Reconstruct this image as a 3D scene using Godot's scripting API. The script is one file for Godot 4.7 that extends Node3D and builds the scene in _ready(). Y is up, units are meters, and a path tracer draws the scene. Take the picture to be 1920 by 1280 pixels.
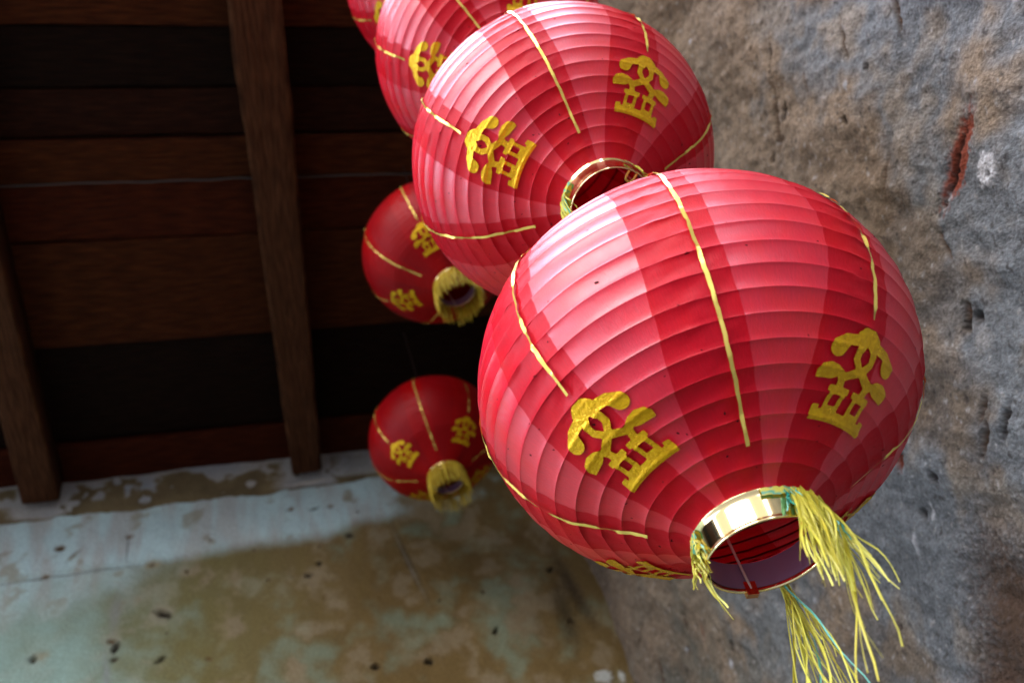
extends Node3D
# Red paper-silk lanterns hung in a string under a timber porch ceiling, between two old plastered walls.

const R := 0.2                      # radius of the big lanterns, metres
const BODY_A := 0.838               # the body's profile: a superellipse that turns into a cone
const BODY_Q := 2.0621
const Y_CONE := 0.60
const Y_FABRIC := 0.8437            # where the cloth meets the rings, in radii
const RING_R := 0.259
const Y_LONG := -0.758              # where the long gold lines end
const Y_SHORT := -0.458             # where the lines that carry an emblem end

var rng := RandomNumberGenerator.new()
var wrinkle := FastNoiseLite.new()
var arc_y := PackedFloat32Array()
var arc_r := PackedFloat32Array()
var arc_s := PackedFloat32Array()
var arc_total := 0.0
var M := {}


func _ready() -> void:
	rng.seed = 7
	# ---------- camera ----------
	var cam := Camera3D.new()
	cam.name = "camera"
	var right := Vector3(0.96425275, -0.25262929, 0.07996921)
	var upv := Vector3(0.07812013, 0.55939344, 0.82521284)
	cam.transform = Transform3D(Basis(right, upv, right.cross(upv)).orthonormalized(), Vector3.ZERO)
	var lens := CameraAttributesPhysical.new()
	lens.frustum_focal_length = 32.8
	lens.frustum_focus_distance = 0.86
	lens.exposure_aperture = 5.6
	lens.frustum_near = 0.05
	lens.frustum_far = 400.0
	cam.attributes = lens
	cam.near = 0.05
	cam.far = 400.0
	cam.fov = 40.2
	add_child(cam)
	cam.current = true
	# ---------- sky, sun, exposure ----------
	var sm := ProceduralSkyMaterial.new()
	sm.sky_top_color = Color(0.87, 0.90, 1.0)
	sm.sky_horizon_color = Color(0.87, 0.90, 0.99)
	sm.sky_curve = 0.2
	sm.ground_bottom_color = Color(0.22, 0.20, 0.18)
	sm.ground_horizon_color = Color(0.55, 0.55, 0.55)
	sm.sky_energy_multiplier = 2.05
	var sky := Sky.new()
	sky.sky_material = sm
	var env := Environment.new()
	env.background_mode = Environment.BG_SKY
	env.sky = sky
	env.tonemap_mode = Environment.TONE_MAPPER_LINEAR
	env.tonemap_exposure = 2.6
	env.sdfgi_enabled = true
	env.ssao_enabled = true
	env.ssil_enabled = true
	var we := WorldEnvironment.new()
	we.name = "world_environment"
	we.environment = env
	add_child(we)
	var sun := DirectionalLight3D.new()
	sun.name = "sun"
	sun.light_energy = 0.5
	sun.light_angular_distance = 40.0
	sun.light_color = Color(1.0, 0.98, 0.99)
	sun.shadow_enabled = true
	sun.look_at_from_position(Vector3(-0.58, 0.44, 0.70), Vector3.ZERO)
	add_child(sun)
	# ---------- materials and shared shapes ----------
	wrinkle.seed = 3
	wrinkle.frequency = 1.0
	wrinkle.fractal_octaves = 2
	make_arc_table()
	make_materials()
	# ---------- large structure ----------
	make_ground()
	make_right_wall()
	make_back_wall()
	make_ceiling()
	make_beams()
	# ---------- lanterns ----------
	make_lanterns()


# ------------------------------------------------------------------ helpers
func numbered(called: String, parent: Node) -> String:
	if not parent.has_node(called):
		return called
	var n := 1
	while parent.has_node("%s_%03d" % [called, n]):
		n += 1
	return "%s_%03d" % [called, n]


func part(called: String, mesh: Mesh, mat: Material, parent: Node) -> MeshInstance3D:
	var o := MeshInstance3D.new()
	o.name = numbered(called, parent)
	o.mesh = mesh
	o.material_override = mat
	parent.add_child(o, true)
	return o


func thing(called: String, label: String, category: String, xf: Transform3D, group := "") -> Node3D:
	var o := Node3D.new()
	o.name = numbered(called, self)
	o.transform = xf
	o.set_meta("label", label)
	o.set_meta("category", category)
	if group:
		o.set_meta("group", group)
	add_child(o, true)
	return o


func tag(o: Node, label: String, category: String, group := "") -> void:
	o.set_meta("label", label)
	o.set_meta("category", category)
	if group:
		o.set_meta("group", group)


func array_mesh(v: PackedVector3Array, idx: PackedInt32Array, n: PackedVector3Array, uv := PackedVector2Array(), col := PackedColorArray()) -> ArrayMesh:
	var a := []
	a.resize(Mesh.ARRAY_MAX)
	a[Mesh.ARRAY_VERTEX] = v
	a[Mesh.ARRAY_NORMAL] = n
	a[Mesh.ARRAY_INDEX] = idx
	if uv.size():
		a[Mesh.ARRAY_TEX_UV] = uv
	if col.size():
		a[Mesh.ARRAY_COLOR] = col
	var m := ArrayMesh.new()
	m.add_surface_from_arrays(Mesh.PRIMITIVE_TRIANGLES, a)
	return m


# A grid of nu x nv points (v is the fast index); flip turns its front over.
func grid_mesh(p: PackedVector3Array, nu: int, nv: int, uv := PackedVector2Array(), col := PackedColorArray(), flip := false, wrap_u := false, wrap_v := false) -> ArrayMesh:
	var n := PackedVector3Array()
	n.resize(nu * nv)
	for i in nu:
		var ia := (i - 1 + nu) % nu if wrap_u else maxi(i - 1, 0)
		var ib := (i + 1) % nu if wrap_u else mini(i + 1, nu - 1)
		for j in nv:
			var ja := (j - 1 + nv) % nv if wrap_v else maxi(j - 1, 0)
			var jb := (j + 1) % nv if wrap_v else mini(j + 1, nv - 1)
			var c := (p[ib * nv + j] - p[ia * nv + j]).cross(p[i * nv + jb] - p[i * nv + ja])
			n[i * nv + j] = (c if flip else -c).normalized()
	var idx := PackedInt32Array()
	var eu := nu if wrap_u else nu - 1
	var ev := nv if wrap_v else nv - 1
	idx.resize(eu * ev * 6)
	var k := 0
	for i in eu:
		var i2 := (i + 1) % nu
		for j in ev:
			var j2 := (j + 1) % nv
			var a := i * nv + j
			var b := i2 * nv + j
			var c := i2 * nv + j2
			var d := i * nv + j2
			if flip:
				idx[k] = a; idx[k + 1] = c; idx[k + 2] = b; idx[k + 3] = a; idx[k + 4] = d; idx[k + 5] = c
			else:
				idx[k] = a; idx[k + 1] = b; idx[k + 2] = c; idx[k + 3] = a; idx[k + 4] = c; idx[k + 5] = d
			k += 6
	return array_mesh(p, idx, n, uv, col)


func tube(path: PackedVector3Array, radius: float, sides := 6, closed := false) -> ArrayMesh:
	var nu := path.size()
	var p := PackedVector3Array()
	p.resize(nu * sides)
	for i in nu:
		var t: Vector3
		if closed:
			t = (path[(i + 1) % nu] - path[(i - 1 + nu) % nu]).normalized()
		else:
			t = (path[mini(i + 1, nu - 1)] - path[maxi(i - 1, 0)]).normalized()
		var a := t.cross(Vector3.UP if absf(t.y) < 0.9 else Vector3.RIGHT).normalized()
		var b := t.cross(a)
		for j in sides:
			var w := TAU * j / sides
			p[i * sides + j] = path[i] + (a * cos(w) + b * sin(w)) * radius
	return grid_mesh(p, nu, sides, PackedVector2Array(), PackedColorArray(), false, closed, true)


# profile: (radius, height) pairs turned about the y axis
func lathe(profile: PackedVector2Array, sides := 64, closed := false) -> ArrayMesh:
	var p := PackedVector3Array()
	for i in sides:
		var w := TAU * i / sides
		for q in profile:
			p.append(Vector3(q.x * cos(w), q.y, q.x * sin(w)))
	return grid_mesh(p, sides, profile.size(), PackedVector2Array(), PackedColorArray(), false, true, closed)


func lin(r: float, g: float, b: float) -> Color:
	return Color(r, g, b).linear_to_srgb()


func noise_tex(freq: float, octaves: int, seed_: int, lo: Color, hi: Color, size := 512, kind := FastNoiseLite.TYPE_SIMPLEX_SMOOTH, mid := 0.5) -> NoiseTexture2D:
	var n := FastNoiseLite.new()
	n.noise_type = kind
	n.seed = seed_
	n.frequency = freq
	n.fractal_octaves = octaves
	n.fractal_gain = 0.6
	var t := NoiseTexture2D.new()
	t.width = size
	t.height = size
	t.seamless = true
	t.noise = n
	var g := Gradient.new()
	g.set_color(0, lo)
	g.set_color(1, hi)
	if mid != 0.5:
		g.add_point(mid, lo.lerp(hi, 0.5))
	t.color_ramp = g
	return t


func mat(color: Color, rough := 0.8, spec := 0.5) -> StandardMaterial3D:
	var m := StandardMaterial3D.new()
	m.albedo_color = color
	m.roughness = rough
	m.metallic_specular = spec
	m.cull_mode = BaseMaterial3D.CULL_DISABLED
	return m


func make_materials() -> void:
	# cloth of the lanterns: faded satin gores, and the doubled, redder cloth along the seams
	var weave := noise_tex(0.05, 4, 11, Color(0.90, 0.90, 0.90), Color.WHITE, 512)
	var patchy := noise_tex(0.012, 4, 13, Color(0.78, 0.78, 0.78), Color.WHITE, 256)
	var weave_h := noise_tex(0.12, 3, 12, Color.BLACK, Color.WHITE, 512)
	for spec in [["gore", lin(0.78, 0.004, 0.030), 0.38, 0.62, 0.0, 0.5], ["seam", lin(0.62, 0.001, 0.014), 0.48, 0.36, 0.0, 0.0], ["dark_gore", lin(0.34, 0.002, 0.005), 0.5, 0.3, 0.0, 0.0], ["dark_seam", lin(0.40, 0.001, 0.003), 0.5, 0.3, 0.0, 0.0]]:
		var m := mat(spec[1], spec[2], spec[3])
		m.albedo_texture = weave
		m.uv1_scale = Vector3(22, 2.5, 1)
		m.heightmap_enabled = true
		m.heightmap_texture = weave_h
		m.heightmap_scale = 0.02
		if spec[4] > 0.0:
			m.rim_enabled = true
			m.rim = spec[4]
			m.rim_tint = 0.2
		m.vertex_color_use_as_albedo = true
		m.roughness_texture = patchy
		if spec[5] > 0.0:
			m.clearcoat_enabled = true
			m.clearcoat = spec[5]
			m.clearcoat_roughness = 0.34
		m.backlight_enabled = true
		m.backlight = Color(0.65, 0.65, 0.65)
		M[spec[0]] = m
	M.rib = mat(lin(0.085, 0.002, 0.003), 0.8, 0.1)
	M.dirt = mat(lin(0.030, 0.008, 0.008), 0.9, 0.2)
	var gold := mat(lin(0.88, 0.54, 0.008), 0.30)
	gold.metallic = 0.5
	gold.roughness_texture = noise_tex(0.02, 4, 22, Color(0.55, 0.55, 0.55), Color.WHITE, 256)
	gold.albedo_texture = noise_tex(0.025, 5, 23, Color(0.88, 0.82, 0.75), Color.WHITE, 256)
	var crumple := noise_tex(0.03, 4, 21, Color.BLACK, Color.WHITE, 512)
	gold.heightmap_enabled = true
	gold.heightmap_texture = crumple
	gold.heightmap_scale = 0.035
	gold.uv1_scale = Vector3(4, 4, 4)
	M.gold = gold
	var line_gold := mat(lin(0.88, 0.66, 0.14), 0.24)
	line_gold.metallic = 0.5
	M.line = line_gold
	var brass := mat(lin(0.90, 0.72, 0.36), 0.10)
	brass.metallic = 1.0
	M.brass = brass
	var wire := mat(lin(0.70, 0.60, 0.55), 0.4)
	wire.metallic = 0.3
	M.wire = wire
	var copper := mat(lin(0.80, 0.38, 0.16), 0.25)
	copper.metallic = 1.0
	M.copper = copper
	var raffia := mat(Color.WHITE, 0.42, 0.6)
	raffia.vertex_color_use_as_albedo = true
	raffia.backlight_enabled = true
	raffia.backlight = Color(0.5, 0.5, 0.5)
	M.raffia = raffia
	M.liner = mat(lin(0.20, 0.13, 0.22), 0.35, 0.6)
	M.cord = mat(lin(0.025, 0.010, 0.008), 0.9)
	# plaster: colour by vertex, fine grain by texture
	for spec in [["plaster", 31, 0.20, 0.54, 0.80], ["plaster_back", 32, 0.25, 0.68, 0.92]]:
		var m := mat(Color.WHITE, 0.92, 0.3)
		m.vertex_color_use_as_albedo = true
		m.albedo_texture = noise_tex(0.045, 5, spec[1], Color(spec[3], spec[3] * 0.97, spec[3] * 0.94), Color(spec[4], spec[4], spec[4]), 1024)
		m.heightmap_enabled = true
		m.heightmap_texture = noise_tex(0.06, 5, spec[1] + 4, Color.BLACK, Color.WHITE, 1024)
		m.heightmap_scale = spec[2]
		m.uv1_scale = Vector3(2.6, 2.6, 2.6)
		M[spec[0]] = m
	# wood: grain stretched along u
	var grain := noise_tex(0.02, 5, 41, Color(0.42, 0.39, 0.37), Color(0.92, 0.92, 0.92), 1024)
	var grain_h := noise_tex(0.03, 4, 42, Color.BLACK, Color.WHITE, 512)
	for spec in [["wood_brown", lin(0.115, 0.031, 0.008)], ["wood_dark", lin(0.050, 0.015, 0.006)], ["wood_red", lin(0.110, 0.022, 0.006)], ["wood_black", lin(0.022, 0.009, 0.004)], ["beam", lin(0.150, 0.060, 0.025)]]:
		var m := mat(spec[1], 0.8, 0.2)
		m.albedo_texture = grain
		m.heightmap_enabled = true
		m.heightmap_texture = grain_h
		m.heightmap_scale = 0.3
		m.uv1_scale = Vector3(0.45, 5.0, 1.0)
		M[spec[0]] = m
	M.gap_light = mat(lin(0.09, 0.075, 0.065), 0.8, 0.2)  # pale tone standing for light in a board joint
	var stone := mat(Color.WHITE, 0.85, 0.4)
	stone.albedo_texture = noise_tex(0.02, 5, 51, Color(0.20, 0.195, 0.185), Color(0.33, 0.32, 0.31), 1024)
	stone.uv1_triplanar = true
	stone.uv1_scale = Vector3(0.5, 0.5, 0.5)
	M.stone = stone
	M.tile = mat(lin(0.10, 0.10, 0.10), 0.8)


# ------------------------------------------------------------------ setting
func box(size: Vector3) -> BoxMesh:
	var b := BoxMesh.new()
	b.size = size
	return b


func make_ground() -> void:
	var p := PackedVector3Array()
	for i in 2:
		for j in 2:
			p.append(Vector3(-150 + 300 * i, -1.6, -150 + 300 * j))
	var g := part("ground", grid_mesh(p, 2, 2), M.stone, self)
	g.set_meta("kind", "structure")


func axis(stops: Array) -> PackedFloat32Array:   # [[from, to, step], ...] -> grid lines
	var out := PackedFloat32Array()
	for s in stops:
		var n := maxi(1, int(round(absf(s[1] - s[0]) / s[2])))
		for i in n:
			out.append(lerpf(s[0], s[1], float(i) / n))
	out.append(stops[-1][1])
	return out


func fnl(seed_: int, freq: float, oct := 4) -> FastNoiseLite:
	var n := FastNoiseLite.new()
	n.noise_type = FastNoiseLite.TYPE_SIMPLEX_SMOOTH
	n.seed = seed_
	n.frequency = freq
	n.fractal_octaves = oct
	n.fractal_gain = 0.55
	return n


# Pits, scars and spots: each [u, v, half length, half width, turn, depth, colour or null, edge softness]
func stamp(feats: Array, us: PackedFloat32Array, vs: PackedFloat32Array, d: PackedFloat32Array, col: PackedColorArray, ragged: FastNoiseLite) -> void:
	var nv := vs.size()
	for f in feats:
		var reach: float = maxf(f[2], f[3]) * 1.8
		var i0 := us.bsearch(f[0] - reach)
		var i1 := us.bsearch(f[0] + reach)
		var j0 := vs.bsearch(f[1] - reach)
		var j1 := vs.bsearch(f[1] + reach)
		var ct := cos(f[4])
		var st := sin(f[4])
		for i in range(i0, mini(i1, us.size())):
			for j in range(j0, mini(j1, nv)):
				var a: float = us[i] - f[0]
				var b: float = vs[j] - f[1]
				var e := sqrt(pow((a * ct + b * st) / f[2], 2) + pow((-a * st + b * ct) / f[3], 2))
				e += ragged.get_noise_2d(us[i] * 100.0, vs[j] * 100.0) * 0.55
				var w := 1.0 - smoothstep(1.0 - f[7], 1.0 + f[7] * 0.5, e)
				if w > 0.0:
					var k := i * nv + j
					d[k] -= f[5] * w
					if f[6] != null:
						col[k] = col[k].lerp(f[6], w)


func make_right_wall() -> void:
	var us := axis([[-2.30, -2.18, 0.06], [-2.18, -0.10, 0.0037], [-0.10, 0.3, 0.05], [0.3, 4.0, 0.4]])   # z
	var vs := axis([[-1.62, 0.35, 0.2], [0.35, 2.15, 0.0037], [2.15, 2.65, 0.05]])                          # y
	var nu := us.size()
	var nv := vs.size()
	var big := fnl(101, 1.1, 3)
	var lump := fnl(102, 4.0, 4)
	var fine := fnl(103, 26.0, 3)
	var tone := fnl(104, 1.6, 5)
	var tone2 := fnl(105, 5.0, 4)
	var speck := fnl(106, 60.0, 2)
	var d := PackedFloat32Array()
	var col := PackedColorArray()
	d.resize(nu * nv)
	col.resize(nu * nv)
	var brown := Color(0.365, 0.280, 0.195)
	var dark := Color(0.170, 0.112, 0.062)
	var grey := Color(0.250, 0.272, 0.285)
	var green := Color(0.155, 0.160, 0.130)
	var buff := Color(0.42, 0.35, 0.265)
	for i in nu:
		var z := us[i]
		for j in nv:
			var y := vs[j]
			# trowel strokes run aslant
			var sz := z * 0.86 + y * 0.5
			var sy := -z * 0.5 + y * 0.86
			var l := lump.get_noise_2d(sz * 1.7, sy * 0.8)
			var f := fine.get_noise_2d(z, y)
			d[i * nv + j] = big.get_noise_2d(z, y) * 0.030 + l * 0.012 + f * 0.0034
			var t := tone.get_noise_2d(sz, sy * 0.6)
			var t2 := tone2.get_noise_2d(z + 7.0, y)
			# greyer low and near, browner high and deep
			var g := clampf(0.56 + 0.80 * t + 0.70 * t2 + (1.12 - y) * 1.1 - maxf(0.0, -z - 1.0) * 0.25, 0.0, 1.0)
			var c := brown.lerp(grey, smoothstep(0.2, 0.75, g))
			c = c.lerp(buff, smoothstep(0.08, 0.5, t2) * 0.7)
			c = c.lerp(dark, smoothstep(0.18, 0.5, -t + 0.35 * t2 + clampf((y - 1.5) * 0.45, 0.0, 0.3)) * 0.6)
			c = c.lerp(green, smoothstep(1.05, 1.9, -z) * smoothstep(1.7, 1.1, y) * clampf(0.62 + t2, 0.0, 1.0))
			var s := speck.get_noise_2d(z, y)
			c = c * (1.0 + f * 0.35 + l * 0.25)
			if s > 0.52:
				c = c.lerp(Color(0.55, 0.54, 0.52), clampf((s - 0.52) * 5.0, 0.0, 0.7))
			elif s < -0.45:
				c = c.lerp(Color(0.07, 0.06, 0.055), clampf((-0.45 - s) * 5.0, 0.0, 0.8))
			c.a = 1.0
			col[i * nv + j] = c
	var brick := Color(0.25, 0.055, 0.028)
	var hole := Color(0.045, 0.028, 0.020)
	var lime := Color(0.62, 0.64, 0.66)
	var soil := Color(0.12, 0.07, 0.04)
	var feats := [
		[-0.435, 0.942, 0.068, 0.0175, 0.10, 0.004, Color(0.36, 0.085, 0.045), 0.25], [-0.4505, 0.944, 0.058, 0.0048, 0.12, 0.008, hole, 0.35],
		[-0.424, 0.883, 0.023, 0.018, 0.3, -0.002, Color(0.85, 0.87, 0.88), 0.3], [-0.428, 0.879, 0.0045, 0.0035, 0.0, 0.008, hole, 0.5],
		[-0.601, 0.818, 0.0095, 0.0085, 0.0, 0.016, hole, 0.4], [-0.622, 0.826, 0.0075, 0.0070, 0.0, 0.016, hole, 0.4], [-0.607, 0.835, 0.020, 0.006, 0.5, 0.006, soil, 0.5],
		[-0.622, 0.795, 0.022, 0.014, 0.4, -0.002, Color(0.42, 0.42, 0.41), 0.6],
		[-0.879, 0.851, 0.017, 0.011, 1.2, 0.012, brick, 0.35], [-0.868, 0.848, 0.007, 0.006, 0.2, 0.014, hole, 0.4],
		[-0.842, 0.778, 0.0095, 0.0072, 0.9, 0.016, hole, 0.4], [-0.919, 0.779, 0.0088, 0.0065, 0.9, 0.016, hole, 0.4],
		[-1.304, 0.850, 0.0105, 0.007, 1.0, 0.016, hole, 0.4], [-1.603, 1.083, 0.015, 0.008, 0.9, 0.016, hole, 0.4], [-1.640, 1.066, 0.012, 0.008, 0.4, -0.002, lime, 0.5],
		[-1.128, 0.742, 0.0055, 0.005, 0.4, 0.010, hole, 0.4], [-1.013, 0.983, 0.012, 0.008, 0.9, 0.010, brick, 0.4],
		[-0.476, 1.460, 0.042, 0.0030, 0.65, 0.010, hole, 0.6], [-0.566, 1.395, 0.055, 0.0075, 0.68, 0.012, soil, 0.6], [-0.540, 1.378, 0.020, 0.006, 0.4, 0.010, hole, 0.5],
		[-0.625, 1.381, 0.009, 0.006, 0.4, 0.012, hole, 0.5], [-0.482, 1.196, 0.008, 0.005, 1.0, 0.012, hole, 0.4], [-0.396, 1.190, 0.0065, 0.004, 1.0, 0.010, hole, 0.4],
		[-0.435, 1.222, 0.007, 0.006, 0.0, -0.001, lime, 0.5], [-0.314, 1.159, 0.030, 0.006, 0.9, 0.008, soil, 0.6],
		[-0.732, 0.731, 0.034, 0.0055, 0.25, 0.010, soil, 0.6], [-0.691, 0.713, 0.030, 0.0050, 0.25, 0.010, hole, 0.6], [-0.700, 0.750, 0.022, 0.0040, 0.2, 0.008, soil, 0.6],
		[-0.894, 0.775, 0.006, 0.0035, 0.6, -0.001, lime, 0.5], [-0.905, 0.765, 0.010, 0.0040, 0.6, -0.001, lime, 0.5], [-0.965, 0.768, 0.020, 0.0045, 0.7, -0.001, lime, 0.6],
		[-0.545, 0.905, 0.026, 0.003, 1.2, 0.006, soil, 0.6], [-1.762, 1.273, 0.022, 0.008, 0.9, 0.006, soil, 0.6], [-1.70, 1.20, 0.020, 0.007, 0.9, 0.006, Color(0.20, 0.075, 0.045), 0.6],
		[-0.925, 0.600, 0.150, 0.075, 0.6, 0.010, Color(0.135, 0.085, 0.055), 0.9], [-1.02, 0.56, 0.10, 0.05, 0.2, 0.004, Color(0.14, 0.09, 0.06), 0.9],
		[-2.00, 1.30, 0.07, 0.008, 1.2, 0.006, soil, 0.7], [-1.90, 1.50, 0.010, 0.008, 0.0, 0.010, hole, 0.5],
	]
	for k in 110:   # small chips, pores and lime specks of chance
		var r := 0.0018 + 0.0042 * pow(rng.randf(), 2.5)
		var kind := rng.randf()
		feats.append([rng.randf_range(-2.1, -0.15), rng.randf_range(0.4, 2.1), r * rng.randf_range(1.0, 2.2), r, rng.randf() * 3.0, 0.007 if kind < 0.6 else -0.001, hole.lerp(soil, rng.randf()) if kind < 0.6 else lime.lerp(grey, 0.4 * rng.randf()), 0.5])
	for k in 26:    # short scratches and seams left by the trowel
		feats.append([rng.randf_range(-2.0, -0.15), rng.randf_range(0.45, 2.0), rng.randf_range(0.015, 0.05), rng.randf_range(0.002, 0.0035), rng.randf_range(0.3, 1.1), 0.006, soil, 0.7])
	stamp(feats, us, vs, d, col, fnl(107, 1.2, 3))
	var p := PackedVector3Array()
	var uv := PackedVector2Array()
	p.resize(nu * nv)
	uv.resize(nu * nv)
	for i in nu:
		for j in nv:
			p[i * nv + j] = Vector3(0.9 - d[i * nv + j], vs[j], us[i])
			uv[i * nv + j] = Vector2(us[i], vs[j])
	var o := thing("plaster_wall", "rough brown and grey plastered side wall to the right of the lantern string", "wall", Transform3D())
	part("plaster_face", grid_mesh(p, nu, nv, uv, col, true), M.plaster, o)
	var core := part("wall_core", box(Vector3(0.30, 4.2, 6.3)), M.plaster_back, o)
	core.position = Vector3(1.10, 0.5, 0.85)


func make_back_wall() -> void:
	var us := axis([[-5.0, -1.15, 0.25], [-1.15, 0.93, 0.0045]])                       # x
	var vs := axis([[-1.62, 1.25, 0.25], [1.25, 2.52, 0.0045]])                        # y
	var nu := us.size()
	var nv := vs.size()
	var big := fnl(201, 1.2, 3)
	var lump := fnl(202, 6.0, 4)
	var tone := fnl(203, 1.7, 5)
	var tone2 := fnl(204, 5.5, 4)
	var drip := fnl(205, 6.0, 3)
	var edge := fnl(206, 5.0, 3)
	var d := PackedFloat32Array()
	var col := PackedColorArray()
	d.resize(nu * nv)
	col.resize(nu * nv)
	var wash := Color(0.62, 0.84, 0.81)
	var grey := Color(0.27, 0.31, 0.20)
	var olive := Color(0.215, 0.200, 0.075)
	var umber := Color(0.235, 0.160, 0.058)
	var buff := Color(0.36, 0.29, 0.175)
	var mortar := Color(0.24, 0.185, 0.09)
	var white := Color(0.74, 0.70, 0.58)
	for i in nu:
		var x := us[i]
		var wavy := 2.312 + 0.016 * edge.get_noise_2d(x, 0.0) + 0.008 * sin(x * 31.0) * edge.get_noise_2d(x, 9.0) + 0.030 * smoothstep(0.0, 0.5, x)
		for j in nv:
			var y := vs[j]
			var t := tone.get_noise_2d(x, y)
			var t2 := tone2.get_noise_2d(x, y)
			var dr := drip.get_noise_2d(x * 2.0, y * 0.35)
			var k := i * nv + j
			d[k] = big.get_noise_2d(x, y) * 0.012 + lump.get_noise_2d(x, y) * 0.005
			# limewash that has kept near the top and at the left, rain stains elsewhere
			var low := 2.085 + 0.10 * smoothstep(-0.1, 0.5, x) + 0.05 * t
			var keep := smoothstep(low - 0.06, low + 0.02, y) * (1.0 - smoothstep(0.26, 0.62, x + 0.35 * t2))
			keep = maxf(keep, 0.8 * smoothstep(1.86, 2.08, y + 0.10 * t2) * smoothstep(-0.1, -0.62, x + 0.25 * t))
			keep = maxf(keep, 0.82 * smoothstep(-0.05, -0.5, x) * smoothstep(0.0, 0.5, t * 0.6 + t2 * 0.4 - (x + 0.72) * 1.5 - 0.02))
			var stain := smoothstep(-0.42, 0.12, t * 0.7 + t2 * 0.6 + (x + 0.3) * 0.18)
			var c := grey.lerp(olive.lerp(umber, smoothstep(-0.5, 0.3, x)), stain)
			c = c.lerp(buff, smoothstep(0.05, 0.45, t2 - 0.3 * t) * 0.7)
			c = c.lerp(Color(0.36, 0.35, 0.22), smoothstep(0.15, 0.65, tone2.get_noise_2d(x * 0.8 + 9.0, y * 0.8)) * 0.6)
			var w := wash.lerp(Color(0.56, 0.58, 0.52), clampf(0.4 + 1.4 * dr - 0.1, 0.0, 0.75))
			w = w.lerp(Color(0.38, 0.36, 0.24), smoothstep(0.25, 0.5, t2) * 0.7)
			c = c.lerp(Color(0.38, 0.58, 0.50), smoothstep(-0.15, -0.85, x + 0.5 * t) * 0.7)  # teal cast of light and lens at the left, put into the colour
			c = c.lerp(w, keep)
			if y > wavy:                              # the set-back strip of bare mortar under the boards
				var up := smoothstep(wavy, wavy + 0.010, y)
				d[k] -= 0.022 * up
				c = c.lerp(mortar * (1.0 + 0.5 * t2), up)
				var near_beam := 1.0 - smoothstep(0.04, 0.07 + 0.07 * t2, minf(absf(x - 0.10), absf(x + 0.72)) - 0.03)
				var patch := maxf(near_beam * smoothstep(2.335, 2.36, y + 0.02 * t2), smoothstep(0.12, 0.3, t2 + 0.5 * t) * smoothstep(2.39, 2.41, y))
				patch = maxf(patch, 0.75 * smoothstep(0.15, 0.22, x) * smoothstep(2.37, 2.39, y))
				patch = maxf(patch, smoothstep(2.475, 2.49, y + 0.03 * t2) * 0.8)
				c = c.lerp(white.lerp(Color(0.42, 0.48, 0.50), 0.5 + t), clampf(patch, 0.0, 0.95))
			c.a = 1.0
			col[k] = c
	var hole := Color(0.03, 0.022, 0.012)
	var rust := Color(0.20, 0.11, 0.04)
	var line := Color(0.17, 0.20, 0.19)
	var lime := Color(0.62, 0.66, 0.60)
	var feats := [
		[-0.642, 2.183, 0.018, 0.014, 0.2, 0.004, rust, 0.7], [-0.642, 2.183, 0.006, 0.005, 0.0, 0.012, hole, 0.5], [-0.60, 2.145, 0.03, 0.008, 0.9, 0.0, Color(0.28, 0.26, 0.18), 0.9],
		[-0.450, 2.197, 0.012, 0.010, 0.0, 0.004, rust, 0.8], [-0.452, 2.150, 0.05, 0.003, 1.57, 0.001, line, 0.8], [-0.377, 2.071, 0.024, 0.018, 0.0, 0.0, Color(0.40, 0.34, 0.18), 0.9], [-0.377, 2.071, 0.008, 0.006, 0.0, 0.010, rust, 0.5],
		[-0.667, 2.071, 0.014, 0.010, 0.0, 0.004, rust, 0.8], [-0.339, 1.878, 0.026, 0.013, -0.6, 0.014, hole, 0.6], [-0.456, 1.787, 0.018, 0.009, 1.2, 0.016, hole, 0.5], [-0.658, 1.785, 0.010, 0.010, 0.0, 0.016, hole, 0.5], [-0.640, 1.790, 0.022, 0.018, 0.0, 0.0, Color(0.36, 0.36, 0.24), 0.9],
		[-0.339, 1.722, 0.014, 0.007, 0.6, 0.014, hole, 0.6], [0.031, 2.220, 0.015, 0.009, 0.6, 0.004, rust, 0.8], [0.156, 2.218, 0.010, 0.010, 0.0, 0.006, rust, 0.8], [0.105, 2.215, 0.016, 0.006, 0.2, 0.006, Color(0.09, 0.09, 0.06), 0.8],
		[0.787, 1.838, 0.014, 0.009, 0.4, 0.014, hole, 0.6], [0.561, 1.638, 0.015, 0.006, 0.9, 0.014, hole, 0.6], [0.359, 1.578, 0.013, 0.011, 0.0, 0.014, hole, 0.6], [0.215, 1.589, 0.012, 0.010, 0.0, 0.014, hole, 0.6], [0.790, 1.636, 0.010, 0.010, 0.0, 0.012, hole, 0.6],
		[0.20, 2.079, 0.016, 0.012, 0.0, 0.004, hole, 0.9], [0.099, 1.981, 0.010, 0.009, 0.0, 0.010, hole, 0.6], [0.36, 1.94, 0.16, 0.004, 1.75, 0.003, Color(0.30, 0.28, 0.22), 0.9], [0.37, 1.94, 0.16, 0.004, 1.75, 0.003, Color(0.13, 0.10, 0.05), 0.9],
		[-0.60, 2.070, 0.26, 0.0032, 0.03, 0.003, line, 0.8], [-0.467, 1.90, 0.07, 0.016, 1.57, 0.0, Color(0.30, 0.32, 0.26), 0.9], [-0.470, 1.68, 0.09, 0.010, 1.7, 0.0, Color(0.30, 0.34, 0.30), 0.9],
		[0.815, 1.435, 0.026, 0.022, 0.0, -0.003, lime, 0.35], [0.865, 1.425, 0.020, 0.009, 1.5, -0.003, lime, 0.4], [0.78, 1.66, 0.13, 0.03, 1.5, 0.004, Color(0.12, 0.09, 0.04), 0.95],
		[0.83, 1.76, 0.16, 0.025, 1.7, 0.004, Color(0.11, 0.08, 0.04), 0.95], [0.10, 2.368, 0.07, 0.007, 0.1, -0.004, white, 0.5],
	]
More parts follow.
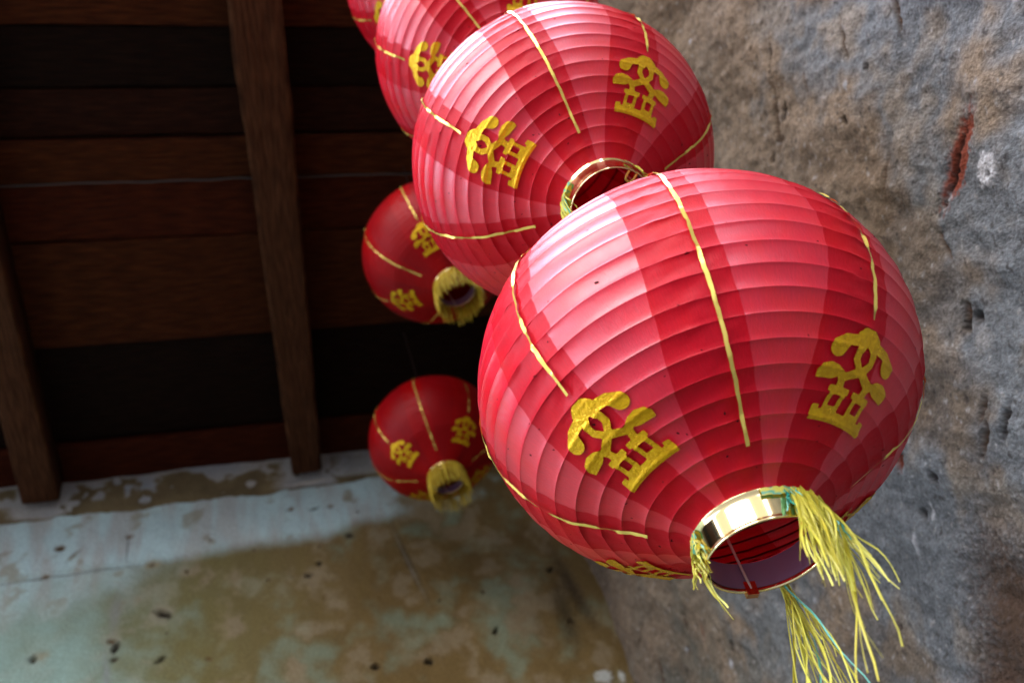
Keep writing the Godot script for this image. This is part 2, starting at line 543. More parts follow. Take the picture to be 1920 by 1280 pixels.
	for k in 22:
		var r := 0.003 + 0.006 * pow(rng.randf(), 2.0)
		feats.append([rng.randf_range(-0.9, 0.85), rng.randf_range(1.4, 2.28), r * rng.randf_range(1.0, 1.8), r, rng.randf() * 3.0, 0.008, hole.lerp(rust, rng.randf()), 0.7])
	stamp(feats, us, vs, d, col, fnl(207, 0.8, 3))
	var p := PackedVector3Array()
	var uv := PackedVector2Array()
	p.resize(nu * nv)
	uv.resize(nu * nv)
	for i in nu:
		for j in nv:
			p[i * nv + j] = Vector3(us[i], vs[j], -2.16 + d[i * nv + j])
			uv[i * nv + j] = Vector2(us[i], vs[j])
	var o := thing("stained_wall", "limewashed back wall with brown damp stains below the timber ceiling", "wall", Transform3D())
	part("plaster_face", grid_mesh(p, nu, nv, uv, col), M.plaster_back, o)
	var core := part("wall_core", box(Vector3(6.0, 4.3, 0.25)), M.plaster_back, o)
	core.position = Vector3(-2.0, 0.55, -2.34)


# A board or beam between x0..x1 (or z0..z1 when along_z), with an uneven underside and rounded arrises
func timber(length: float, width: float, depth: float, seed_: int, rough: float, segments: int, w_end := -1.0) -> ArrayMesh:
	var n := fnl(seed_, 1.0, 3)
	var c := 0.06 * minf(width, depth)
	var ring := PackedVector2Array([Vector2(-0.5, 1), Vector2(-0.5, 0), Vector2(-0.5, 0), Vector2(-0.25, 0), Vector2(0, 0), Vector2(0.25, 0), Vector2(0.5, 0), Vector2(0.5, 0), Vector2(0.5, 1)])
	var p := PackedVector3Array()
	var uv := PackedVector2Array()
	for i in segments + 1:
		var s := float(i) / segments
		var w := lerpf(width, w_end if w_end > 0.0 else width, s)
		for j in ring.size():
			var q := ring[j]
			var a := q.x * w
			var b := q.y * depth
			if j == 1: b += c
			if j == 2: a += c
			if j == 6: a -= c
			if j == 7: b += c
			if q.y < 0.5:
				b += rough * n.get_noise_3d(s * length * 2.5, q.x * 3.0 * width * 10.0, 0.0)
				a += rough * n.get_noise_3d(s * length * 3.0, q.x * 4.0, 5.0)
			p.append(Vector3((s - 0.5) * length, b, a))
			uv.append(Vector2(s * length + seed_ * 0.37, (q.x * width + q.y * depth * signf(q.x)) + seed_ * 0.171))
	return grid_mesh(p, segments + 1, ring.size(), uv, PackedColorArray(), false, false, true)


func make_ceiling() -> void:
	var root := Node3D.new()
	root.name = "ceiling"
	root.set_meta("kind", "structure")
	add_child(root)
	# boards run along x; each [z near, z far, material, height above 2.5, tilt]
	var rows := [
		[-0.46, -0.545, "wood_red", 0.0], [-0.55, -0.722, "wood_brown", 0.004], [-0.727, -0.880, "wood_black", 0.012], [-0.886, -1.014, "wood_dark", 0.016],
		[-1.019, -1.137, "wood_brown", 0.0], [-1.143, -1.312, "wood_red", 0.006], [-1.318, -1.662, "wood_brown", 0.003], [-1.670, -2.030, "wood_black", 0.022], [-2.034, -2.20, "wood_red", 0.0],
	]
	for k in rows.size():
		var r: Array = rows[k]
		var w := absf(r[1] - r[0])
		var o := part("plank", timber(5.6, w, 0.028, 300 + k, 0.0035, 90), M[r[2]], root)
		o.position = Vector3(-1.9, 2.5 + r[3], (r[0] + r[1]) * 0.5)
	# a pale strip that stands for light coming through one of the joints
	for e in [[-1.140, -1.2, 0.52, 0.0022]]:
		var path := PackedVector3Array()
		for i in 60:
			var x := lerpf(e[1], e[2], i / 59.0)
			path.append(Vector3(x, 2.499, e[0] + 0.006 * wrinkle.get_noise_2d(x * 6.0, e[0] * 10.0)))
		part("gap_light_strip", tube(path, e[3], 5), M.gap_light, root)
	var deck := part("roof_deck", box(Vector3(5.9, 0.10, 1.84)), M.tile, root)  # unseen slab above the boards, put in to block the sky light
	deck.position = Vector3(-1.9, 2.62, -1.355)
	var fascia := part("fascia_board", box(Vector3(5.8, 0.14, 0.03)), M.wood_red, root)
	fascia.position = Vector3(-1.9, 2.555, -0.42)


func make_beams() -> void:
	# near end at z = -0.44, far end let into the back wall
	var spec := [
		[-0.058, 0.094, 0.135, 0.098, "rough wooden ceiling beam nearest the lanterns, running to the back wall"],
		[-0.70, -0.72, 0.115, 0.105, "rough wooden ceiling beam at the left edge, ending over a limewashed corner"],
	]
	for k in spec.size():
		var s: Array = spec[k]
		var a := Vector3(s[0] + 0.085 if k == 0 else s[0], 2.385, -0.44)
		var b := Vector3(s[1], 2.385, -2.155)
		var o := part("ceiling_beam", timber(a.distance_to(b), s[2], 0.114, 400 + k, 0.006, 110, s[3]), M.beam, self)
		var x := (b - a).normalized()
		o.transform = Transform3D(Basis(x, Vector3.UP, x.cross(Vector3.UP)), (a + b) * 0.5)
		tag(o, s[4], "ceiling beam", "beams under the ceiling boards")


# ------------------------------------------------------------------ lantern shape
func body_r(y: float) -> float:
	y = absf(y)
	if y < Y_CONE:
		return sqrt(maxf(0.0, 1.0 - pow(y / BODY_A, BODY_Q)))
	var e := sqrt(1.0 - pow(Y_CONE / BODY_A, BODY_Q))
	return e + (RING_R - e) * (y - Y_CONE) / (Y_FABRIC - Y_CONE)


func make_arc_table() -> void:
	var n := 800
	var s := 0.0
	for i in n + 1:
		var y := lerpf(Y_FABRIC, -Y_FABRIC, float(i) / n)
		var r := body_r(y)
		if i:
			s += Vector2(y - arc_y[i - 1], r - arc_r[i - 1]).length()
		arc_y.append(y)
		arc_r.append(r)
		arc_s.append(s)
	arc_total = s


func arc_of(y: float) -> float:
	return arc_s[clampi(int((Y_FABRIC - y) / (2.0 * Y_FABRIC) * 800.0), 0, 800)]


# (radius, height, normal r, normal y) at arc length a (in radii, from the top rim)
func profile(a: float) -> Vector4:
	var i := clampi(arc_s.bsearch(a), 1, 800)
	var f := clampf((a - arc_s[i - 1]) / maxf(1e-6, arc_s[i] - arc_s[i - 1]), 0.0, 1.0)
	var i0 := maxi(i - 6, 0)
	var i1 := mini(i + 6, 800)
	var t := Vector2(arc_r[i1] - arc_r[i0], arc_y[i1] - arc_y[i0]).normalized()
	return Vector4(lerpf(arc_r[i - 1], arc_r[i], f), lerpf(arc_y[i - 1], arc_y[i], f), -t.y, t.x)


# A point of the cloth: phi round, a along; sags between the ribs, puckers near the seams
func cloth(phi: float, a: float, ribs: int, sag: float, off: float, seed_: float, pucker := 1.0) -> Vector3:
	var q := profile(a)
	var f := a / arc_total * ribs
	f -= floor(f)
	var s := sag * (1.0 + 0.35 * wrinkle.get_noise_3d(cos(phi) * 2.2 + seed_, sin(phi) * 2.2, floor(a / arc_total * ribs) * 3.7))
	var o := off - s * (2.0 * f * (1.0 - f) + 0.5 * (1.0 - pow(2.0 * f - 1.0, 6.0)))
	o += 0.006 * wrinkle.get_noise_3d(cos(phi) * 1.3, sin(phi) * 1.3 + seed_, a * 1.2)
	var k := phi / (PI / 4.0)
	k = absf(k - round(k) - 0.06)
	if k < 0.3:
		o += pucker * 0.0095 * (1.0 - k / 0.3) * wrinkle.get_noise_3d(phi * 11.0 + a * 8.0, a * 30.0, seed_)
	var r := q.x + q.z * o
	return Vector3(r * cos(phi), q.y + q.w * o, r * sin(phi)) * R


func seam_left(y: float) -> float:
	return 0.29 + 0.30 * pow(absf(y) / Y_FABRIC, 2.5)


func seam_right(y: float) -> float:
	return -0.12 - 0.06 * pow(absf(y) / Y_FABRIC, 2.5)


func gore_mesh(k: int, seam: bool, ribs: int, sag: float, seed_: float, around: int, per_rib: int) -> ArrayMesh:
	var v := PackedVector3Array()
	var n := PackedVector3Array()
	var uvs := PackedVector2Array()
	var idx := PackedInt32Array()
	var cols := PackedColorArray()
	for rib in ribs:       # one band of cloth between two ribs; the crease over a rib is sharp
		var p := PackedVector3Array()
		var base := v.size()
		for i in around + 1:
			for j in per_rib + 1:
				var a := arc_total * (rib + (0.5 - 0.5 * cos(PI * j / per_rib))) / ribs
				var y := profile(a).y
				var jr := 0.030 * wrinkle.get_noise_2d(rib * 5.3, k * 7.0)           # the edges step a little at every rib
				var jl := 0.012 * wrinkle.get_noise_2d(rib * 5.3, k * 7.0 + 50.0)
				var jn := 0.030 * wrinkle.get_noise_2d(rib * 5.3, ((k + 1) % 8) * 7.0)
				var lo := k + (seam_right(y) + jr if seam else seam_left(y) + jl)
				var hi := k + (seam_left(y) + jl if seam else 1.0 + seam_right(y) + jn)
				var phi := lerpf(lo, hi, float(i) / around) * PI / 4.0
				p.append(cloth(phi, a - (0.0001 if j == per_rib else 0.0), ribs, sag, 0.0, seed_))
				uvs.append(Vector2(phi * 0.2, a * 0.2))
				var fade := wrinkle.get_noise_3d(cos(phi) * 2.6 + 20.0, sin(phi) * 2.6, a * 1.6) + 0.5 * wrinkle.get_noise_3d(phi * 9.0, a * 5.0, 70.0)
				cols.append(Color(0.97 - 0.14 * fade, clampf(1.0 + 1.2 * fade, 0.5, 2.2), clampf(1.0 + 1.0 * fade, 0.5, 2.2)))
		var g := grid_mesh(p, around + 1, per_rib + 1).surface_get_arrays(0)
		v.append_array(p)
		n.append_array(g[Mesh.ARRAY_NORMAL])
		for q in g[Mesh.ARRAY_INDEX]:
			idx.append(q + base)
	return array_mesh(v, idx, n, uvs, cols)


# fly spots and grime: tiny irregular flecks that lie on the cloth
func fleck_mesh(count: int, ribs: int, sag: float, seed_: float) -> ArrayMesh:
	var r2 := RandomNumberGenerator.new()
	r2.seed = 17
	var st := SurfaceTool.new()
	st.begin(Mesh.PRIMITIVE_TRIANGLES)
	for i in count:
		var phi := r2.randf() * TAU
		var a := arc_total * r2.randf_range(0.25, 0.97)
		var size := 0.003 + 0.004 * pow(r2.randf(), 3.0)
		var turn := r2.randf() * TAU
		var long := r2.randf_range(1.0, 2.2)
		var q := profile(a)
		var ring := []
		for j in 6:
			var w := TAU * j / 6.0
			var e := Vector2(cos(w) * long, sin(w)).rotated(turn) * size * r2.randf_range(0.6, 1.1)
			ring.append(cloth(phi + e.x / q.x, a + e.y, ribs, sag, 0.0016, seed_))
		for j in range(1, 5):
			st.add_vertex(ring[0]); st.add_vertex(ring[j]); st.add_vertex(ring[j + 1])
	st.generate_normals()
	return st.commit()


func rib_mesh(j: int, ribs: int, seed_: float) -> ArrayMesh:
	var path := PackedVector3Array()
	for i in 144:
		path.append(cloth(TAU * i / 144.0, arc_total * j / ribs, ribs, 0.0, -0.0095, seed_))
	return tube(path, 0.0009, 5, true)


# a gold tape stitched down a seam, lying from rib to rib and twisting a little in each gap
func tape_mesh(k: int, y_end: float, ribs: int, sag: float, seed_: float, r2: RandomNumberGenerator) -> ArrayMesh:
	var p := PackedVector3Array()
	var a_end := arc_of(y_end)
	var step := arc_total / ribs / 4.0
	var n := int(a_end / step)
	var roll := 0.0
	for i in n + 1:
		var a := a_end * i / n
		if i % 3 == 0:
			roll = r2.randf_range(-0.5, 0.5)
		var half := 0.0080 * r2.randf_range(0.85, 1.12)
		var phi := k * PI / 4.0 + 0.006 * wrinkle.get_noise_2d(a * 9.0, k * 5.0 + seed_)
		var c := cloth(phi, a, ribs, sag * 0.55, 0.0105, seed_, 0.5)
		var q := profile(a)
		var nrm := Vector3(q.z * cos(phi), q.w, q.z * sin(phi))
		var side := Vector3(-sin(phi), 0, cos(phi))
		side = (side * cos(roll) + nrm * sin(roll)) * half * R
		p.append(c - side)
		p.append(c + side)
	return grid_mesh(p, n + 1, 2, PackedVector2Array(), PackedColorArray(), true)


# ---- the gilt emblem, as signed shapes in hundredths of a radius (u to the side, v up from its foot)
func cap(p: Vector2, a: Vector2, b: Vector2, r: float) -> float:
	var h := clampf((p - a).dot(b - a) / (b - a).length_squared(), 0.0, 1.0)
	return r - p.distance_to(a + (b - a) * h)


func rect(p: Vector2, c: Vector2, h: Vector2) -> float:
	var d := (p - c).abs() - h
	return -(maxf(d.x, d.y) if d.x < 0 or d.y < 0 else d.length())


func taper(p: Vector2, a: Vector2, b: Vector2, ra: float, rb: float) -> float:
	var h := clampf((p - a).dot(b - a) / (b - a).length_squared(), 0.0, 1.0)
	return lerpf(ra, rb, h) - p.distance_to(a + (b - a) * h)


func hull(p: Vector2, c: Array) -> float:      # inside distance of a convex outline given clockwise
	var d := 1e9
	for i in c.size():
		var a: Vector2 = c[i]
		var e: Vector2 = (c[(i + 1) % c.size()] - a).normalized()
		d = minf(d, (p - a).dot(Vector2(e.y, -e.x)))
	return d


func emblem(u: float, v: float) -> float:
	var p := Vector2(absf(u), v)
	var f := rect(p, Vector2(0, 2.7), Vector2(14.8, 2.4))                        # foot bar with raised ends
	f = maxf(f, rect(p, Vector2(13.5, 4.3), Vector2(1.6, 2.4)))
	var b := maxf(rect(p, Vector2(6.3, 9.6), Vector2(4.0, 5.0)), rect(p, Vector2(6.3, 14.2), Vector2(5.2, 1.3)))
	f = maxf(f, minf(b, -rect(p, Vector2(6.3, 9.6), Vector2(1.9, 2.5))))         # two little boxes
	f = maxf(f, cap(p, Vector2(6.4, 15), Vector2(7.4, 19.0), 1.7))
	f = maxf(f, cap(p, Vector2(7.6, 19.2), Vector2(0, 23.6), 1.9))               # arch
	f = maxf(f, hull(p, [Vector2(7.0, 17.9), Vector2(7.8, 21.6), Vector2(11.4, 23.6), Vector2(15.6, 24.4), Vector2(19.6, 23.2), Vector2(20.8, 20.4), Vector2(19.2, 15.6), Vector2(17.6, 15.2), Vector2(12.6, 17.6)]))   # wings
	f = maxf(f, cap(p, Vector2(0.6, 23.6), Vector2(4.1, 28.0), 1.6))             # the two bowed strokes round the eye
	f = maxf(f, cap(p, Vector2(4.1, 28.0), Vector2(4.1, 31.4), 1.6))
	f = maxf(f, cap(p, Vector2(4.1, 31.4), Vector2(1.4, 35.4), 1.7))
	f = maxf(f, cap(p, Vector2(0.0, 36.2), Vector2(11.5, 34.4), 2.3))             # arms and their round ends
	f = maxf(f, taper(p, Vector2(11.5, 34.2), Vector2(14.4, 30.8), 2.5, 4.1))
	f = maxf(f, hull(p, [Vector2(-8, 37.2), Vector2(-8, 38.4), Vector2(0, 42.4), Vector2(3.4, 41.2), Vector2(6.2, 38.6), Vector2(6.4, 37.0), Vector2(0, 36.2)]))   # domed top
	return f


func emblem_mesh(ribs: int, sag: float, seed_: float) -> ArrayMesh:
	var cell := 0.62
	var nu := 76
	var nv := 68
	var a0 := arc_of(Y_SHORT) + 0.032
	var st := SurfaceTool.new()
	st.begin(Mesh.PRIMITIVE_TRIANGLES)
	var val := PackedFloat32Array()
	for i in nu + 1:
		for j in nv + 1:
			val.append(emblem((i - nu / 2.0) * cell, (j - 1) * cell))
	for i in nu:
		for j in nv:
			var c := [Vector2i(i, j), Vector2i(i + 1, j), Vector2i(i + 1, j + 1), Vector2i(i, j + 1)]
			for tri in [[0, 1, 2], [0, 2, 3]]:
				var poly := PackedVector2Array()
				for e in 3:
					var g: Vector2i = c[tri[e]]
					var h: Vector2i = c[tri[(e + 1) % 3]]
					var fg := val[g.x * (nv + 1) + g.y]
					var fh := val[h.x * (nv + 1) + h.y]
					if fg > 0.0:
						poly.append(Vector2(g))
					if (fg > 0.0) != (fh > 0.0):
						poly.append(Vector2(g).lerp(Vector2(h), fg / (fg - fh)))
				for e in range(1, poly.size() - 1):
					for w in [poly[0], poly[e], poly[e + 1]]:
						var u: float = (w.x - nu / 2.0) * cell / 105.0
						var v: float = (w.y - 1.0) * cell / 105.0
						var a := a0 + 0.405 - v
						var q := profile(a)
						var phi := -u / q.x
						var lift := 0.0085 + 0.0008 * wrinkle.get_noise_3d(u * 30.0, v * 30.0, 3.0)
						var pt := cloth(phi, a, ribs, sag * 0.8, lift, seed_, 0.3)
						st.set_uv(Vector2(u, v))
						st.set_smooth_group(0)
						st.add_vertex(pt)
	st.index()
	st.generate_normals()
	return st.commit()


# a handful of plastic raffia: every strand a flat ribbon that starts on the ring and hangs where it will
func strands(roots: Array, r2: RandomNumberGenerator) -> ArrayMesh:
	var v := PackedVector3Array()
	var n := PackedVector3Array()
	var col := PackedColorArray()
	var idx := PackedInt32Array()
	for s in roots:     # [root, outward, direction, length, half width, colour, curl]
		var seg := 12
		var p: Vector3 = s[0]
		var dir: Vector3 = s[1]
		var down: Vector3 = s[2]
		var curl: float = s[6]
		var ph := r2.randf() * 100.0
		var side := down.cross(Vector3(r2.randf_range(-1, 1), r2.randf_range(-0.3, 0.3), r2.randf_range(-1, 1))).normalized()
		var base := v.size()
		for i in seg + 1:
			var t := float(i) / seg
			dir = dir.lerp(down + Vector3(wrinkle.get_noise_2d(t * 2.4, ph), 0.4 * wrinkle.get_noise_2d(t * 2.4, ph + 31.0), wrinkle.get_noise_2d(t * 2.4, ph + 57.0)) * curl, 0.45).normalized()
			side = side.rotated(dir, 0.35 * wrinkle.get_noise_2d(t * 3.0, ph + 83.0))
			side = (side - dir * side.dot(dir)).normalized()
			var w: float = s[4] * (1.0 - 0.55 * t * t) * (1.0 + 0.35 * wrinkle.get_noise_2d(t * 5.0, ph + 11.0))
			var nn := side.cross(dir).normalized()
			v.append(p - side * w); v.append(p + nn * w * 0.5); v.append(p + side * w)
			n.append((nn - side * 0.6).normalized()); n.append(nn); n.append((nn + side * 0.6).normalized())
			var c: Color = s[5]
			var shade := 1.0 + 0.25 * wrinkle.get_noise_2d(t * 6.0, ph + 5.0)
			c = Color(c.r * shade, c.g * shade, c.b * shade)
			for q in 3:
				col.append(c)
			p += dir * float(s[3]) / seg
		for i in seg:
			for q in 2:
				var a := base + i * 3 + q
				idx.append_array([a, a + 3, a + 4, a, a + 4, a + 1])
	return array_mesh(v, idx, n, PackedVector2Array(), col)


func raffia_color(r2: RandomNumberGenerator, teal := 0.04) -> Color:
	if teal < 0.0:      # the older, browner fringe
		return Color(0.34, 0.22, 0.012).lerp(Color(0.52, 0.40, 0.03), r2.randf())
	if r2.randf() < teal:
		return Color(0.03, 0.40, 0.30).lerp(Color(0.25, 0.62, 0.52), r2.randf())
	return Color(0.42, 0.35, 0.016).lerp(Color(0.66, 0.64, 0.10), pow(r2.randf(), 0.8))


func tuft(count: int, phi0: float, phi1: float, y: float, rad: float, down: Vector3, len0: float, len1: float, inv: Basis, r2: RandomNumberGenerator, curl := 0.9, width := 0.0011, teal := 0.04) -> ArrayMesh:
	var roots := []
	for i in count:
		var phi := deg_to_rad(lerpf(phi0, phi1, r2.randf()))
		var o := Vector3(cos(phi), 0, sin(phi))
		var root := o * rad * R + Vector3(0, (y + r2.randf_range(-0.012, 0.012)) * R, 0)
		var dn := (inv * (down + Vector3(r2.randf_range(-0.065, 0.065), r2.randf_range(-0.1, 0.1), r2.randf_range(-0.065, 0.065)))).normalized()
		roots.append([root, (o * 0.35 + inv * Vector3(0, -0.8, 0)).normalized(), dn, lerpf(len0, len1, r2.randf()), width * r2.randf_range(0.5, 1.5), raffia_color(r2, teal), curl])
	return strands(roots, r2)


var lib := {}

func make_library(key: String, ribs: int, sag: float, per_rib: int, around: int) -> void:
	var L := {"gore": [], "seam": [], "rib": [], "tape": []}
	var r2 := RandomNumberGenerator.new()
	r2.seed = 91
	for k in 8:
		L.gore.append(gore_mesh(k, false, ribs, sag, 1.7, around, per_rib))
		L.seam.append(gore_mesh(k, true, ribs, sag, 1.7, maxi(4, around * 2 / 3), per_rib))
		L.tape.append(tape_mesh(k, Y_LONG if k % 2 == 0 else Y_SHORT, ribs, sag, 1.7, r2))
	for j in range(1, ribs):
		L.rib.append(rib_mesh(j, ribs, 1.7))
	L.flecks = fleck_mesh(150, ribs, sag, 1.7)
	L.emblem = emblem_mesh(ribs, sag, 1.7)
	L.ring = lathe(ring_profile(), 96, true)
	L.liner = lathe(PackedVector2Array([Vector2(0.239, -0.962) * R, Vector2(0.2405, -0.94) * R, Vector2(0.2425, -0.87) * R, Vector2(0.239, -0.845) * R]), 72)
	lib[key] = L


func ring_profile() -> PackedVector2Array:
	# outer flange against the cloth, straight band, rolled lower lip, inner face
	var q := PackedVector2Array()
	for w in [[0.252, -0.842], [0.268, -0.840], [0.277, -0.846], [0.278, -0.852], [0.270, -0.860], [0.2665, -0.875], [0.260, -0.955], [0.2605, -0.968], [0.263, -0.974], [0.2605, -0.980], [0.255, -0.979], [0.2525, -0.970], [0.254, -0.950], [0.2585, -0.875]]:
		q.append(Vector2(w[0] * 0.957, w[1]) * R)
	return q


func arc_path(points: Array) -> PackedVector3Array:
	var c := Curve3D.new()
	for i in points.size():
		var t: Vector3 = (points[mini(i + 1, points.size() - 1)] - points[maxi(i - 1, 0)]) * 0.18
		c.add_point(points[i], -t, t)
	return c.tessellate(4, 3.0)


func make_lantern(called: String, label: String, group: String, key: String, at: Vector3, tilt: Vector2, phase: float, size: float, ribs: int, hang_to: Vector3) -> Node3D:
	var down := Vector3(tilt.x, -1, tilt.y).normalized()
	var u := -down
	var x := (Vector3.RIGHT - u * u.x).normalized()
	var bs := Basis(x, u, x.cross(u)) * Basis(Vector3.UP, -phase)
	var o := thing(called, label, "lantern", Transform3D(bs.scaled_local(Vector3.ONE * size), at), group)
	var L: Dictionary = lib[key]
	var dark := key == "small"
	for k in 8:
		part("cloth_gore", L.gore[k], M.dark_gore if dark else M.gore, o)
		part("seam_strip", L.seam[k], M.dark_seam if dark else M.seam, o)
		part("gold_line", L.tape[k], M.line, o)
	for k in 4:
		var e := part("gold_emblem", L.emblem, M.gold, o)
		e.rotation.y = -(k * 2 + 1) * PI / 4.0
	for m in L.rib:
		part("rib", m, M.rib, o)
	part("dirt_flecks", L.flecks, M.dirt, o).set_meta("kind", "stuff")
	part("bottom_ring", L.ring, M.brass, o)
	var top := part("top_ring", L.ring, M.brass, o)
	top.rotation.x = PI
	# wire stretcher: two uprights, a bar across the lower ring and a bail on top
	for w in [[272.0, 195.0], [20.0, 95.0]]:
		var a0 := deg_to_rad(w[0]) - phase
		var a1 := deg_to_rad(w[1]) - phase
		part("stretcher_wire", tube(PackedVector3Array([Vector3(0.24 * cos(a0), -0.965, 0.24 * sin(a0)) * R, Vector3(0.24 * cos(a1), 0.86, 0.24 * sin(a1)) * R]), 0.0012, 6), M.wire, o)
	part("inner_liner", L.liner, M.liner, o)
	part("top_bail", tube(arc_path([Vector3(-0.25, 0.95, 0) * R, Vector3(-0.14, 1.10, 0) * R, Vector3(0, 1.15, 0) * R, Vector3(0.14, 1.10, 0) * R, Vector3(0.25, 0.95, 0) * R]), 0.0013, 6), M.wire, o)
	var inv := o.transform.affine_inverse()
	part("hanging_string", tube(PackedVector3Array([Vector3(0, 1.15, 0) * R, inv * hang_to]), 0.0012, 5), M.cord, o)
	return o


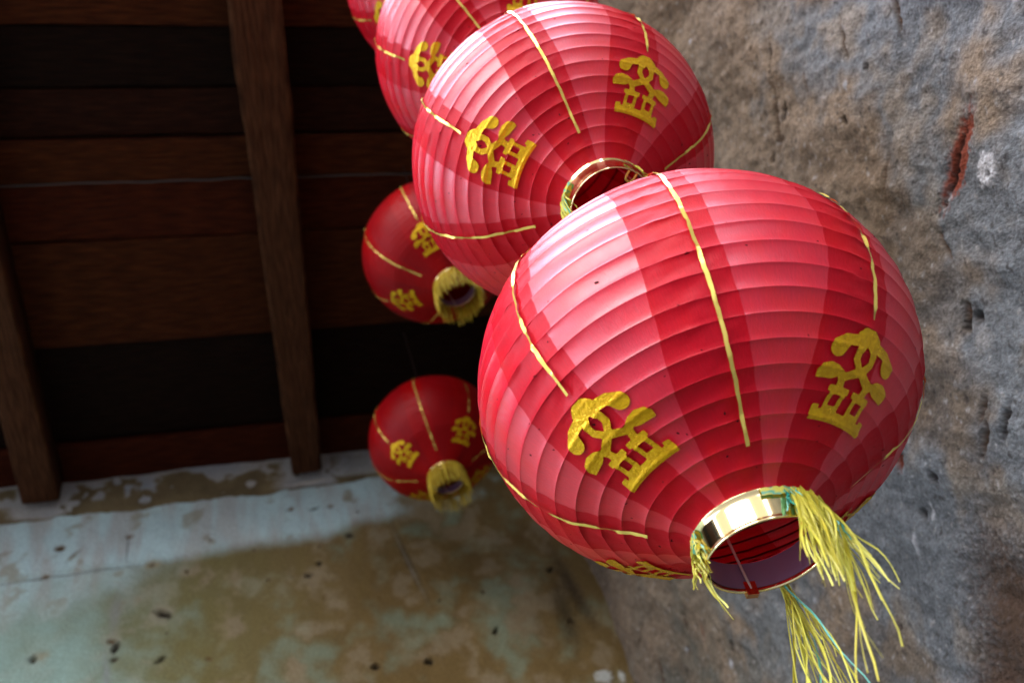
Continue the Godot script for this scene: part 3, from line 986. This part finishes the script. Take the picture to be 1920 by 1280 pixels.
func make_lanterns() -> void:
	make_library("large", 25, 0.0080, 6, 10)
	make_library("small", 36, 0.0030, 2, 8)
	var c1 := Vector3(0.3770, 0.6182, -0.4976)
	var c2 := Vector3(0.3961, 1.0905, -0.4876)
	var c3 := Vector3(0.4123, 1.5536, -0.4930)
	var c4 := Vector3(0.4150, 2.0300, -0.4900)
	var c5 := Vector3(0.4233, 1.9929, -1.1227)
	var c6 := Vector3(0.4323, 1.9694, -1.7050)
	var string_ := "lanterns strung one above another by the rough wall"
	var pair := "deep red lanterns hung behind the string"
	var l1 := make_lantern("red_lantern", "lowest and largest-looking red lantern, with a ragged yellow tassel on its brass ring", string_, "large", c1, Vector2(-0.0901, -0.132), 8.1569, 1.0, 25, c2 + Vector3(0, -0.19, 0))
	var l2 := make_lantern("red_lantern", "second red lantern of the string, its brass ring just above the lowest lantern", string_, "large", c2, Vector2(-0.0205, 0.1295), 8.251, 1.0, 25, c3 + Vector3(0, -0.19, 0))
	var l3 := make_lantern("red_lantern", "third red lantern of the string, cut off by the top edge of the view", string_, "large", c3, Vector2(0.0206, 0.0677), 2.266, 1.0, 25, c4 + Vector3(0, -0.19, 0))
	var l4 := make_lantern("red_lantern", "topmost red lantern of the string, only its dark left rim showing at the top", string_, "large", c4, Vector2(0.0, 0.07), 2.72, 1.0, 25, Vector3(0.415, 2.50, -0.49))
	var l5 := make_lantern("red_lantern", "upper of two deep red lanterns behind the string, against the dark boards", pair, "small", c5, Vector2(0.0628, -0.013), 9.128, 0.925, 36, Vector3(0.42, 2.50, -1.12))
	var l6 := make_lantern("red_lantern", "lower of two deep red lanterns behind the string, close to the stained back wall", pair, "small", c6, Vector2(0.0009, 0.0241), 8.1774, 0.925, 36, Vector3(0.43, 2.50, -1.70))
	var r2 := RandomNumberGenerator.new()
	r2.seed = 5
	# --- first lantern: three tufts left of the fringe, a strip of fringe heading, the clip on the ring
	var inv := (l1.transform.basis.orthonormalized()).inverse()
	var ph := rad_to_deg(8.1569)
	var tufts := [
		[85, 44.0, 82.0, -0.862, 0.268, Vector3(-0.30, -1, -0.02), 0.035, 0.100, 0.6, 0.0009], [16, 38.0, 82.0, -0.862, 0.270, Vector3(-0.30, -1, -0.02), 0.04, 0.09, 0.55, 0.0020], [9, 30.0, 60.0, -0.862, 0.268, Vector3(-0.32, -1, -0.02), 0.10, 0.17, 0.5, 0.0010],
		[9, 74.0, 88.0, -0.868, 0.273, Vector3(-0.10, -1, 0.0), 0.012, 0.026, 1.6, 0.0016, 1.0], [7, 34.0, 44.0, -0.930, 0.278, Vector3(-0.2, -1, 0.1), 0.016, 0.034, 1.5, 0.0014, 1.0], [4, 184.0, 196.0, -0.88, 0.268, Vector3(-0.10, -1, 0.0), 0.010, 0.018, 1.5, 0.0013, 1.0],
		[12, 18.0, 40.0, -0.862, 0.268, Vector3(0.02, -1, 0.0), 0.04, 0.10, 0.6, 0.0010],
		[36, 299.0, 306.0, -0.955, 0.256, Vector3(-0.20, -1, 0.0), 0.06, 0.20, 0.7, 0.0008], [5, 299.0, 306.0, -0.960, 0.256, Vector3(-0.17, -1, 0.0), 0.10, 0.17, 1.2, 0.0012, 0.2],
		[30, 178.0, 206.0, -0.885, 0.266, Vector3(-0.05, -1, -0.1), 0.012, 0.034, 1.8, 0.0012], [4, 206.0, 214.0, -0.95, 0.256, Vector3(0.12, -1, 0.0), 0.030, 0.055, 0.4, 0.0010],
	]
	for t in tufts:
		var m := part("tassel_strands", tuft(t[0], t[1] - ph + rad_to_deg(0.0), t[2] - ph, t[3], t[4], t[5], t[6], t[7], inv, r2, t[8], t[9], t[10] if t.size() > 10 else 0.012), M.raffia, l1)
		m.set_meta("kind", "stuff")
	heading(l1, 10.0 - ph, 105.0 - ph)
	heading(l1, 175.0 - ph, 205.0 - ph)
	var clip := part("ring_clip", box(Vector3(0.010, 0.012, 0.006)), M.copper, l1)
	clip.position = Basis(Vector3.UP, deg_to_rad(-(272.0 - ph))) * Vector3(0.2505 * R, -0.962 * R, 0)
	clip.rotation.y = deg_to_rad(-(272.0 - ph) + 90.0)
	# --- second lantern
	inv = l2.transform.basis.orthonormalized().inverse()
	ph = rad_to_deg(8.251)
	for t in [[26, 165.0, 200.0, -0.862, 0.268, Vector3(0.1, -1, -0.1), 0.03, 0.06, 0.5, 0.0012], [8, 20.0, 60.0, -0.862, 0.268, Vector3(0.3, -1, 0.0), 0.01, 0.03, 0.5, 0.0011]]:
		var m := part("tassel_strands", tuft(t[0], t[1] - ph, t[2] - ph, t[3], t[4], t[5], t[6], t[7], inv, r2, t[8], t[9], 0.12), M.raffia, l2)
		m.set_meta("kind", "stuff")
	var tab := PackedVector3Array()
	for q in [[0.241, 0.026], [0.205, 0.026], [0.186, 0.018], [0.178, 0.0], [0.186, -0.018], [0.205, -0.026], [0.241, -0.026]]:
		tab.append(Vector3(q[0], -0.955, q[1]) * R)
	var hook := part("hook_loop", tube(tab, 0.0016, 6), M.line, l2)
	hook.rotation.y = deg_to_rad(-(62.0 - ph))
	heading(l2, 150.0 - ph, 210.0 - ph)
	heading(l2, 15.0 - ph, 70.0 - ph)
	# --- the two behind keep their whole fringe
	for l in [l5, l6]:
		inv = l.transform.basis.orthonormalized().inverse()
		var m := part("fringe_strands", tuft(380, 0.0, 360.0, -0.86, 0.268, Vector3(0.0, -1, 0.0), 0.072, 0.098, inv, r2, 0.15, 0.0010, -1.0), M.raffia, l)
		m.set_meta("kind", "stuff")


# the woven band that the strands were sewn to, still stuck along part of the ring
func heading(l: Node3D, d0: float, d1: float) -> void:
	var p := PackedVector3Array()
	var col := PackedColorArray()
	for i in 40:
		var phi := deg_to_rad(lerpf(d0, d1, i / 39.0))
		for j in 4:
			var w := wrinkle.get_noise_2d(i * 0.35, j * 2.0)
			var r := (0.2700 + 0.004 * w) * R
			p.append(Vector3(r * cos(phi), (-0.853 - 0.011 * j + 0.004 * w) * R, r * sin(phi)))
			col.append(Color(0.04, 0.36, 0.28) if wrinkle.get_noise_2d(i * 0.16, j * 1.3 + 40.0) > 0.10 else Color(0.60, 0.55, 0.08))
	part("fringe_band", grid_mesh(p, 40, 4, PackedVector2Array(), col), M.raffia, l)
